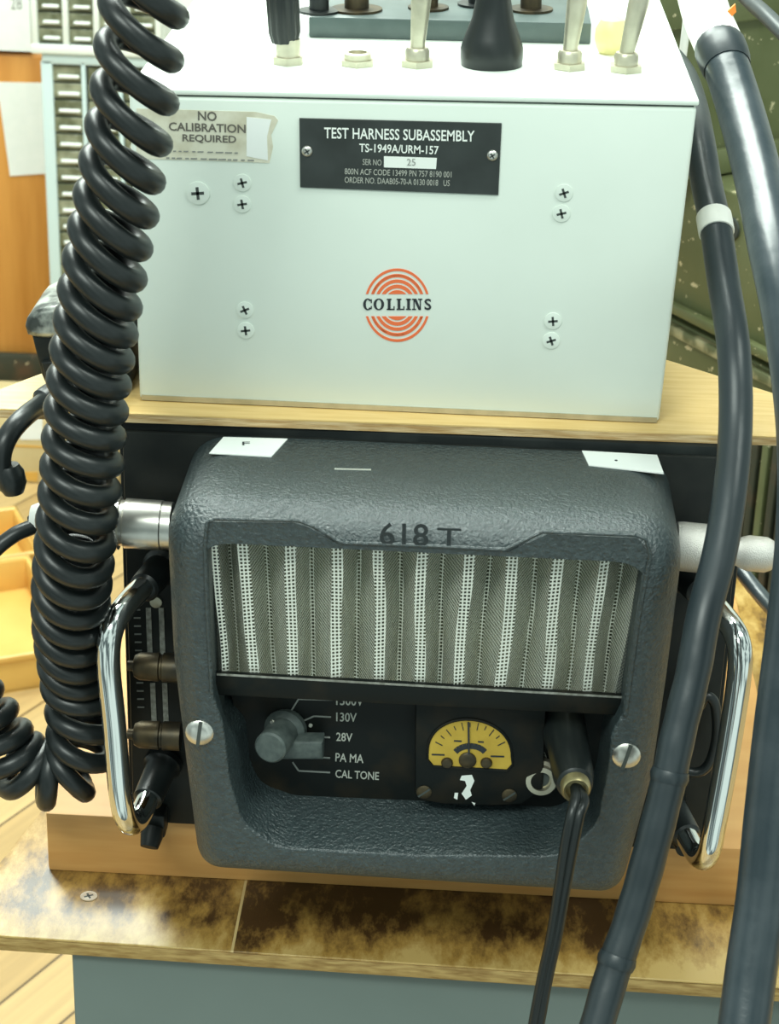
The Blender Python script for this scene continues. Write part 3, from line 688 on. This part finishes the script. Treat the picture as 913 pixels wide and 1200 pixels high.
# controls on the top panel
def toggle(base, tip, w0=1.0):
    b = ontop(*base); t_ = topn*0.0265
    nut = MB().lathe(b, topn, [(0.0072, 0), (0.0072, 0.0026)], 6, False); nut.lathe(b, topn, [(0.0050, 0.0024), (0.0050, 0.0062), (0.0042, 0.0075)], 20)
    o = nut.build('toggle_switch', 'worn_nickel', har)
    lean = ev*tip; d_ = (topn+lean).normalized()
    MB().lathe(b+topn*0.0066, d_, [(0.0030, 0), (0.0031, 0.003), (0.0041, 0.020), (0.0041, 0.0235), (0.0032, 0.0262), (0.0015, 0.0272)], 20).build('lever', 'worn_nickel', o)
toggle((489, 77), 0.06); toggle((667, 80), 0.10); toggle((733, 83), 0.18)
b = ontop(419, 76); o = MB().lathe(b, topn, [(0.0073, 0), (0.0073, 0.0024)], 6, False).lathe(b, topn, [(0.0056, 0.0022), (0.0056, 0.0048), (0.0038, 0.0052), (0.0038, 0.003), (0.0003, 0.003)], 24).build('bushing', 'worn_nickel', har)
b = ontop(338, 74); o = MB().lathe(b, topn, [(0.0068, 0), (0.0068, 0.003)], 6, False).lathe(b, topn, [(0.0050, 0.0028), (0.0050, 0.010)], 24).build('binding_post', 'worn_nickel', har)
MB().lathe(b-ev*0.0012+topn*0.0085, (topn-ev*0.05), [(0.0055, 0), (0.0066, 0.004), (0.0070, 0.03), (0.0066, 0.042), (0.0050, 0.044)], 60, True, 12, 0.10).build('cap', 'rubber', o)
b = ontop(576, 76); o = MB().lathe(b, topn, [(0.0125, 0), (0.0128, 0.003), (0.0128, 0.007), (0.0112, 0.012), (0.0085, 0.019), (0.0072, 0.026), (0.0070, 0.031), (0.0060, 0.033)], 36).build('control_knob', 'rubber', har)
MB().lathe(b+topn*0.0325, topn, [(0.0066, 0), (0.0066, 0.008), (0.005, 0.010)], 24).build('knob_cap', 'frame_blue', o)
b = ontop(252, 73); MB().lathe(b, topn, [(0.0056, 0), (0.0054, 0.0012), (0.003, 0.0018)], 24).build('plug_button', 'frame_white', har)
b = ontop(716, 62); MB().lathe(b, topn, [(0.0050, 0), (0.0062, 0.002), (0.0072, 0.006), (0.0070, 0.010), (0.0050, 0.014), (0.0015, 0.0155)], 28).build('indicator_lens', 'cream', har)
# dark instrument lying on the back of the box
pf0, pf1 = ontop(362, 44), ontop(692, 52)
t = thing('instrument_panel', (pf0+pf1)/2, 'dark grey instrument with knobs lying on the back of the pale grey test box', 'instrument')
hb = topn*0.009; bk = Yv*0.085
MB().hexa([pf0, pf1, pf1+bk, pf0+bk, pf0+hb, pf1+hb, pf1+bk+hb, pf0+bk+hb], 0.0008).build('body', 'plate_grey', t)
def onbody(px, py):
    d_ = ray(px, py); q_ = pf0+hb; return CAM + d_*((q_-CAM).dot(topn)/d_.dot(topn))
for px, py, r in ((418, 12, 0.0075), (502, 10, 0.0060), (622, 12, 0.0065), (560, 6, 0.006), (374, 14, 0.006)):
    p = onbody(px, py)
    MB().lathe(p, topn, [(r*1.5, 0), (r*1.5, 0.001), (r*0.72, 0.0012), (r*0.7, 0.014), (r*0.6, 0.016)], 24).build('knob', 'bronze' if px not in (374, 560) else 'rubber', t)
# ------------------------------------------------------------------ things at the left of the box
p = onz(92, 462, PT)
t = thing('handset_unit', p+Vector((0, 0.012, 0)), 'black tapered unit with a worn silver rounded top behind the coiled cord', 'handset')
def px_solid(mb, Y, depth, pts, bev): return mb.prism([at(x, y, Y) for x, y in pts], (0, depth, 0), bev, 3)
yh = p.y+0.004
px_solid(MB(), yh, 0.035, [(36, 392), (150, 388), (152, 455), (56, 458), (48, 440)], 0.002).build('body', 'scuffed', t)
px_solid(MB(), yh-0.002, 0.04, [(31, 394), (28, 384), (30, 375), (36, 368), (46, 363), (88, 357), (150, 352), (156, 392), (100, 397), (45, 398)], 0.003).build('cap', 'scuff_silver', t)
px_solid(MB(), yh-0.0025, 0.006, [(48, 425), (66, 423), (76, 462), (58, 463)], 0.001).build('bracket', 'black', t)
MB().lathe(at(62, 445, yh-0.001), -Yv, [(0.0026, 0), (0.0026, 0.002), (0.001, 0.003)], 14).build('stud', 'nickel', t)
ymin = p.y-0.012
cp_ = [at(90, 440, yh-0.004), at(72, 455, yh-0.010), at(52, 471, yh-0.020), at(28, 489, -0.022), at(10, 510, -0.032), at(1, 535, -0.036), at(4, 560, -0.036), at(14, 571, -0.036)]
MB().tube(crom(cp_, 8), 0.0042, 14).build('cable', 'rubber', t)
a, b = at(82, 447, yh-0.007), at(46, 476, -0.006)
MB().lathe(at(80, 449, yh-0.006), at(44, 477, yh-0.022)-at(80, 449, yh-0.006), [(0.0046, 0), (0.0052, 0.004), (0.0058, 0.013), (0.0058, 0.0155), (0.0045, 0.017)], 20).build('strain_relief', 'rubber', t)
MB().lathe(at(10, 545, -0.036), at(16, 575, -0.036)-at(10, 545, -0.036), [(0.0040, 0), (0.0056, 0.003), (0.0058, 0.008), (0.004, 0.012)], 20).build('cable_end', 'rubber', t)
xa = at(146, 370, 0.075).x; xb = at(171, 370, 0.075).x
kb_ = onz(150, 462, PT)
xb2 = min(bl.x, tl.x)-0.001
tag(MB().box((-0.152, 0.055, PT), (xb2-0.003, 0.080, PT+0.060), 0.001).build('relay_box', 'black'), 'small plain black box between the coiled cord and the pale grey test box', 'box')

# ------------------------------------------------------------------ coiled cord
axis_px = [(172, -25), (166, 30), (155, 130), (138, 230), (122, 320), (110, 400), (101, 480), (95, 560), (88, 640), (83, 720), (90, 790), (98, 850), (92, 892), (72, 905), (42, 905), (12, 886), (-15, 850), (-45, 810)]
def yc(y):
    k_ = [(-40, -0.060), (560, -0.060), (640, -0.056), (720, -0.040), (780, -0.022), (960, -0.020)]
    for (ya, va), (yb, vb) in zip(k_[:-1], k_[1:]):
        if y <= yb: return va+(vb-va)*max(0, (y-ya))/(yb-ya)
    return k_[-1][1]
ax = crom([at(x, y, yc(y) if i < 12 else -0.020) for i, (x, y) in enumerate(axis_px)], 40)
arcl = [0.0]
for i in range(1, len(ax)): arcl.append(arcl[-1]+(ax[i]-ax[i-1]).length)
import bisect
pts = []; ph = 2.4; RC = 0.0118; s_ = 0.0; e1 = Vector((1, 0, 0)); step = 0.00035
while s_ < arcl[-1]:
    i = min(len(ax)-2, max(0, bisect.bisect_right(arcl, s_)-1)); f = (s_-arcl[i])/max(1e-9, arcl[i+1]-arcl[i])
    c = ax[i].lerp(ax[i+1], f); tg = (ax[min(i+6, len(ax)-1)]-ax[max(i-5, 0)]).normalized()
    e1 = (e1-tg*e1.dot(tg)).normalized(); e2 = tg.cross(e1)
    w_ = min(1.0, max(0.0, (s_-0.10)/0.09)); w_ = w_*w_*(3-2*w_)
    K_ = [(0, 0.0156), (0.035, 0.0150), (0.08, 0.0126), (0.13, 0.0110), (0.19, 0.0116), (0.25, 0.0128), (0.33, 0.0128), (0.37, 0.0110), (9, 0.0110)]   # the stretched upper turns sit wider apart and lean
    for (ka, va), (kb, vb) in zip(K_[:-1], K_[1:]):
        if ka <= s_ <= kb: pt_ = va+(vb-va)*(s_-ka)/(kb-ka)
    sk = 0.45*(1-w_)+0.14*w_
    pts.append(c+e1*(RC*math.cos(ph))+e2*(RC*math.sin(ph))+tg*(RC*sk*math.cos(ph)))
    ph -= 2*math.pi*step/pt_; s_ += step
tag(MB().tube(pts, 0.0044, 14).build('coiled_cord', 'rubber'), 'thick black coiled cord hanging down the left side in front', 'cord')

# ------------------------------------------------------------------ cables on the right
ca = [at(745, 60, 0.30), at(775, 62, 0.27), at(798, 85, 0.225), at(811, 120, 0.15), at(819, 160, 0.10), at(828, 215, 0.07), at(838, 262, 0.045), at(848, 330, 0.02), at(860, 410, -0.01), at(862, 500, -0.030), at(855, 580, -0.050), at(843, 650, -0.066), at(825, 720, -0.082), at(812, 790, -0.093), at(795, 860, -0.103), at(780, 930, -0.112), at(762, 1000, -0.120), at(742, 1070, -0.128), at(718, 1140, -0.138), at(696, 1215, -0.150), at(670, 1300, -0.16)]
pts = crom(ca, 10); rad = []
for i, p_ in enumerate(pts):
    rad.append(0.0066+0.00010*math.sin(i*0.9) if i > 125 else 0.0066)
t = thing('thick_cable', ca[-1], 'thick blue-black cable with white tape hanging past the right chrome handle', 'cable')
MB().tube(pts, rad, 18).build('jacket', 'cable', t)
d_ = (ca[7]-ca[5]).normalized()
tp = MB().lathe(ca[6]-d_*0.0045, d_, [(0.0069, 0), (0.0073, 0.0005), (0.0073, 0.0095), (0.0070, 0.010)], 24).build('white_tape', 'white_sleeve', t)
for i, f in ((147, 1.0), (178, 1.1)):
    MB().tube([pts[i-1], pts[i], pts[i+1]], [0.0070, 0.0075, 0.0070], 18).build('tape_fold', 'cable', t)

hb_ = [at(815, -30, 0.13), at(829, 20, 0.10), at(846, 62, 0.075), at(868, 130, 0.045), at(888, 205, 0.01), at(906, 290, -0.03), at(925, 380, -0.06), at(940, 500, -0.085), at(940, 620, -0.105), at(928, 740, -0.12), at(913, 860, -0.132), at(902, 960, -0.142), at(893, 1050, -0.152), at(880, 1140, -0.165), at(868, 1230, -0.18), at(855, 1300, -0.19)]
pts = crom(hb_, 10)
t = thing('grey_hose', hb_[-1], 'thick dusty grey hose with a white end running down the right edge', 'hose')
MB().tube(pts[18:], 0.0093, 20).build('jacket', 'hose', t)
MB().tube(pts[:20], 0.0100, 20).build('white_wrap', 'white_sleeve', t)
MB().tube(pts[18:24], [0.0098, 0.0107, 0.0107, 0.0106, 0.0104, 0.0097], 20).build('collar', 'cable', t)
g = at(856, 18, 0.09); MB().prism([at(x, y, 0.088) for x, y in ((850, 16), (862, 5), (863, 14), (855, 22))], (0, 0.002, 0)).build('orange_tag', 'orange_tag', t)
tag(MB().tube(crom([at(858, -20, 0.25), at(880, 2, 0.22), at(898, 18, 0.19), at(930, 50, 0.15)], 8), 0.0038, 12).build('black_cable', 'cable'), 'slim dark cable crossing the top right corner', 'cable')
tag(MB().tube(crom([at(806, 15, 0.30), at(802, 50, 0.30), at(797, 90, 0.30), at(790, 170, 0.30)], 8), 0.0022, 10).build('white_wire', 'white_sleeve'), 'thin white wire hanging behind the right end of the test box', 'wire')
tag(MB().tube(crom([at(845, 640, 0.25), at(885, 690, 0.22), at(913, 722, 0.19), at(960, 770, 0.14)], 8), 0.0042, 12).build('grey_cable', 'hose'), 'dark grey cable lying on the worn board at right behind the silver connector', 'cable')

# ------------------------------------------------------------------ headphone plug and its cord
pa, pb = at(660, 846, YP), at(674, 920, YP-0.050); dd = (pb-pa); L = dd.length
t = thing('phone_plug', pa, 'black phone plug with twin cord pushed into the radio panel', 'plug')
MB().lathe(pa, dd, [(0.0088, 0.001), (0.0088, L*0.3), (0.0082, L*0.34), (0.0080, L*0.85), (0.0070, L*0.98), (0.0050, L*1.01)], 28).build('shell', 'rubber', t)
MB().lathe(pb, dd, [(0.0058, -0.002), (0.0058, 0.003), (0.0048, 0.0045), (0.0040, 0.0040), (0.0040, 0.0015), (0.0005, 0.0015)], 24).build('ferrule', 'brass', t)
yb_ = pb.y
for dx, dz in ((-3, 0), (6, 3)):
    w_ = [pb, at(678+dx, 934+dz, yb_-0.006), at(673+dx, 955, yb_-0.012), at(666+dx, 990, yb_-0.015), at(658+dx*0.8, 1040, yb_-0.017), at(649+dx*0.7, 1095, yb_-0.019), at(637+dx*0.7, 1150, yb_-0.021), at(625+dx*0.7, 1215, yb_-0.024), at(612, 1290, yb_-0.026)]
    MB().tube(crom(w_, 8), 0.0022, 10).build('cord', 'rubber', t)

# ------------------------------------------------------------------ background, left
# calendar on the wall, paper on the door
a, b = at(-30, -30, 2.325), at(37, 60, 2.325)
cal = thing('wall_calendar', (a.x, 2.32, b.z), 'white wall calendar sheet showing number 28 at the top left', 'calendar')
MB().box((a.x, 2.322, b.z), (b.x, 2.3595, a.z)).build('sheet', 'paper', cal)
s = MB(); text_px(s, '28', 13, 11, 26, 11, 14, 2.322, thick=0.0004); s.build('number', 'faint_ink', cal)
tag(MB().prism([at(x, y, 2.3295) for x, y in ((-8, 96), (49, 97), (57, 203), (12, 206), (0, 120))], (0, -0.0015, 0)).build('paper_notice', 'paper'), 'white paper notice fixed to the orange wooden door', 'paper')
s = MB(); 
def drawers(root, x0, x1, ztop, zbot, Y, ncol, rows, m):
    cw = (x1-x0)/ncol; rh = (ztop-zbot)/rows
    for i in range(ncol):
        for j in range(rows):
            xa, xb = x0+i*cw+0.003, x0+(i+1)*cw-0.003; zb, zt = zbot+j*rh+0.0015, zbot+(j+1)*rh-0.0015
            d_ = MB().box((xa, Y-0.003, zb), (xb, Y+0.05, zt), 0.001, 1).build('drawer', 'drawer', root)
            MB().box((xa+0.008, Y-0.007, zb+rh*0.20), (xb-0.006, Y-0.003, zb+rh*0.40), 0.001, 1).build('drawer_pull', 'paper', d_)
Yc = 2.10
x0, x1 = at(52, 90, Yc).x, at(190, 90, Yc).x; zt = at(80, 62, Yc).z; zb = at(90, 345, Yc).z
t = thing('parts_cabinet', ((x0+x1)/2, Yc+0.06, FLOOR), 'pale blue small-parts drawer cabinet, lower one behind the coiled cord', 'drawer cabinet')
s = MB(); s.box((x0, Yc, FLOOR), (x1, Yc+0.14, zt-0.012)); s.box((x0, Yc-0.012, zt-0.014), (x1, Yc+0.14, zt), 0.001)
ncol = 3; cw = (x1-x0-0.012)/ncol
for i in range(ncol+1):
    xx = x0+0.006+i*cw; wd = 0.008 if i == 0 else 0.003
    s.box((xx-wd, Yc-0.012, FLOOR), (xx+wd, Yc+0.002, zt-0.01), 0.001)
s.build('frame', 'frame_blue', t)
MB().box((x0+0.004, Yc-0.0015, zb-0.05), (x1-0.004, Yc+0.001, zt-0.014)).build('shadow_gap', 'drawer_dark', t)
drawers(t, x0+0.010, x1-0.006, zt-0.016, zb, Yc-0.004, ncol, 14, 'drawer')
x0, x1 = at(38, 30, Yc).x, at(192, 30, Yc).x; zb = zt+0.001; zt2 = at(80, -45, Yc).z
t = thing('parts_cabinet', ((x0+x1)/2, Yc+0.06, zb), 'white framed drawer cabinet standing on the pale blue one', 'drawer cabinet')
s = MB(); s.box((x0, Yc, zb), (x1, Yc+0.14, zt2)); s.box((x0, Yc-0.016, zb), (x1, Yc+0.005, zb+0.012), 0.001)
cw = (x1-x0-0.012)/4
for i in range(5): s.box((x0+0.006+i*cw-0.004, Yc-0.014, zb), (x0+0.006+i*cw+0.004, Yc+0.002, zt2), 0.001)
s.build('frame', 'frame_white', t)
MB().box((x0+0.004, Yc-0.0015, zb+0.01), (x1-0.004, Yc+0.001, zt2-0.005)).build('shadow_gap', 'drawer_dark', t)
drawers(t, x0+0.006, x1-0.006, zt2-0.002, zb+0.013, Yc-0.004, 4, 5, 'drawer')

# carton on the floor
p0, p1 = onz(-70, 560, FLOOR), onz(138, 571, FLOOR)
Yb_ = p1.y; h = at(60, 490, Yb_).z
t = thing('carton', ((p0.x+p1.x)/2, Yb_+0.07, FLOOR), 'tan cardboard carton on the plank floor behind the yellow trays', 'box')
MB().box((p0.x, Yb_, FLOOR), (p1.x, Yb_+0.14, h), 0.003).build('body', 'carton', t)
quad_px(MB(), [(17, 488), (50, 487), (50, 515), (24, 515)], Yb_, 0.001).build('paper_label', 'paper', t)
quad_px(MB(), [(28, 553), (45, 553), (44, 564), (30, 563)], Yb_, 0.001).build('tape', 'tape_orange', t)
s = MB(); line_px(s, [(-10, 521), (60, 524)], 2.2, Yb_, 0.0008); s.build('flap_line', 'tape_orange', t)

# trays
def tray(corner_px, zoff, w_, d_, h_, ang, name, label):
    c = onz(corner_px[0], corner_px[1], FLOOR+zoff)
    ux = Vector((math.cos(ang), math.sin(ang), 0)); uy = Vector((-math.sin(ang), math.cos(ang), 0))
    t = thing(name, c, label, 'tray')
    # c is the right rear corner of the foot
    def P_(a, b, z): return c - ux*a - uy*b + Zv*z
    th = 0.004; s = MB()
    s.hexa([P_(0, 0, 0), P_(w_, 0, 0), P_(w_, d_, 0), P_(0, d_, 0), P_(0, 0, th), P_(w_, 0, th), P_(w_, d_, th), P_(0, d_, th)])
    for a0, a1, b0, b1 in ((0, th, 0, d_), (w_-th, w_, 0, d_), (0, w_, 0, th), (0, w_, d_-th, d_)):
        s.hexa([P_(a0, b0, 0), P_(a1, b0, 0), P_(a1, b1, 0), P_(a0, b1, 0), P_(a0, b0, h_), P_(a1, b0, h_), P_(a1, b1, h_), P_(a0, b1, h_)], 0.001)
    s.build('shell', 'tray', t)
    r = MB().tube([P_(0, 0, h_), P_(w_, 0, h_), P_(w_, d_, h_), P_(0, d_, h_)], 0.005, 8, closed=True); r.build('rim', 'tray', t)
    lab = MB().hexa([P_(-0.001, d_*0.25, h_*0.2), P_(0, d_*0.25, h_*0.2), P_(0, d_*0.8, h_*0.2), P_(-0.001, d_*0.8, h_*0.2), P_(-0.001, d_*0.25, h_*0.75), P_(0, d_*0.25, h_*0.75), P_(0, d_*0.8, h_*0.75), P_(-0.001, d_*0.8, h_*0.75)])
    lab.build('card', 'tray_in', t)
tray((20, 632), 0.0, 0.22, 0.145, 0.045, math.radians(25), 'plastic_tray', 'yellow plastic tray on the floor in front of the carton')
tray((34, 690), 0.0, 0.22, 0.26, 0.045, math.radians(25), 'plastic_tray', 'yellow plastic tray nearest the radio at the left edge')

# ------------------------------------------------------------------ background, right: olive crates
def crate(label, pa, pb, ext0, ext1, z0, z1, depth, battens, m='olive', slats=0, seed=1):
    rnd = random.Random(seed)
    u = (pb-pa); u.z = 0; u.normalize(); n = Vector((u.y, -u.x, 0))
    if n.y > 0: n = -n      # outward, to the camera side
    a = pa-u*ext0; b = pb+u*ext1; a.z = b.z = z0; W = (b-a).length; H = Zv*(z1-z0)
    t = thing('wooden_crate', (a+b)/2-n*depth/2, label, 'crate')
    MB().hexa([a, b, b-n*depth, a-n*depth, a+H, b+H, b-n*depth+H, a-n*depth+H], 0.002).build('body', m, t)
    for (f0, f1) in battens:
        s0 = a+Zv*((z1-z0)*f0)+n*0.0085; s1 = b+Zv*((z1-z0)*f0)+n*0.0085; hh = Zv*((z1-z0)*(f1-f0))
        MB().hexa([s0, s1, s1-n*0.008, s0-n*0.008, s0+hh, s1+hh, s1-n*0.008+hh, s0-n*0.008+hh], 0.0012).build('batten', m, t)
    for k in range(slats):
        s0 = a+u*(W*(k+0.12)/slats)+n*0.0065; s1 = a+u*(W*(k+0.72)/slats)+n*0.0065
        MB().hexa([s0, s1, s1-n*0.006, s0-n*0.006, s0+H, s1+H, s1-n*0.006+H, s0-n*0.006+H], 0.001).build('slat', 'olive' if k % 3 == 0 else 'olive_dark', t)
    return t, a, b, u, n
zC = -0.03
pa, pb = onz(785, 372, zC), onz(913, 438, zC)
tC = crate('olive crate with pale chipped lid edge just above the plywood corner', pa, pb, 0.16, 0.10, -0.078, zC, 0.30, [(0.80, 0.97)], seed=3)
for o_ in tC[0].children:
    if o_.name.startswith('batten'): o_.data.materials[0] = M['rim_pale']
zB1 = at(850, 228, (pa.y+pb.y)/2).z
tB = crate('olive crate with speckled chipped paint behind the white taped cable', pa, pb, 0.16, 0.10, zC+0.005, zB1, 0.30, [(0.03, 0.10)], seed=5)
_, a_, b_, u_, n_ = tB
s = MB(); c_ = at(858, 268, (pa.y+pb.y)/2)
f_ = (c_-pa).dot(u_); q_ = pa+u_*f_+n_*0.001; q_.z = c_.z
s.lathe(q_, n_, [(0.009, 0), (0.009, 0.002), (0.004, 0.002)], 16).build('hand_hole', 'seam', tB[0])
pa2, pb2 = onz(800, 150, 0.20), onz(913, 92, 0.20)
zA1 = 0.40
pm = at(850, 180, (pa.y+pb.y)/2+0.10)
sh = Vector((0, 0, 0))
u2 = (pb2-pa2); u2.z = 0; u2.normalize(); u2 = Vector((math.cos(math.radians(38)), math.sin(math.radians(38)), 0))
mid = at(850, 120, (pa.y+pb.y)/2+0.06); mid.z = 0
tA = crate('olive crate with a raised cross batten, uppermost of the right stack', mid-u2*0.06, mid+u2*0.08, 0.14, 0.25, zB1+0.002, 0.42, 0.25, [(0.0, 0.06), (0.36, 0.44)], seed=9)
tD = crate('dark slatted crate at the bottom of the right stack under the plywood', pa, pb, 0.16, 0.12, FLOOR, -0.079, 0.30, [], 'olive_dark', 34, seed=12)

# repeats belong together
for o_ in COL.objects:
    if o_.parent is None and 'category' in o_:
        g_ = {'crate': 'olive crates stacked on the right', 'tray': 'yellow plastic trays on the floor', 'drawer cabinet': 'small-parts drawer cabinets', 'connector': 'silver connectors beside the radio'}.get(o_['category'])
        if g_: o_['group'] = g_
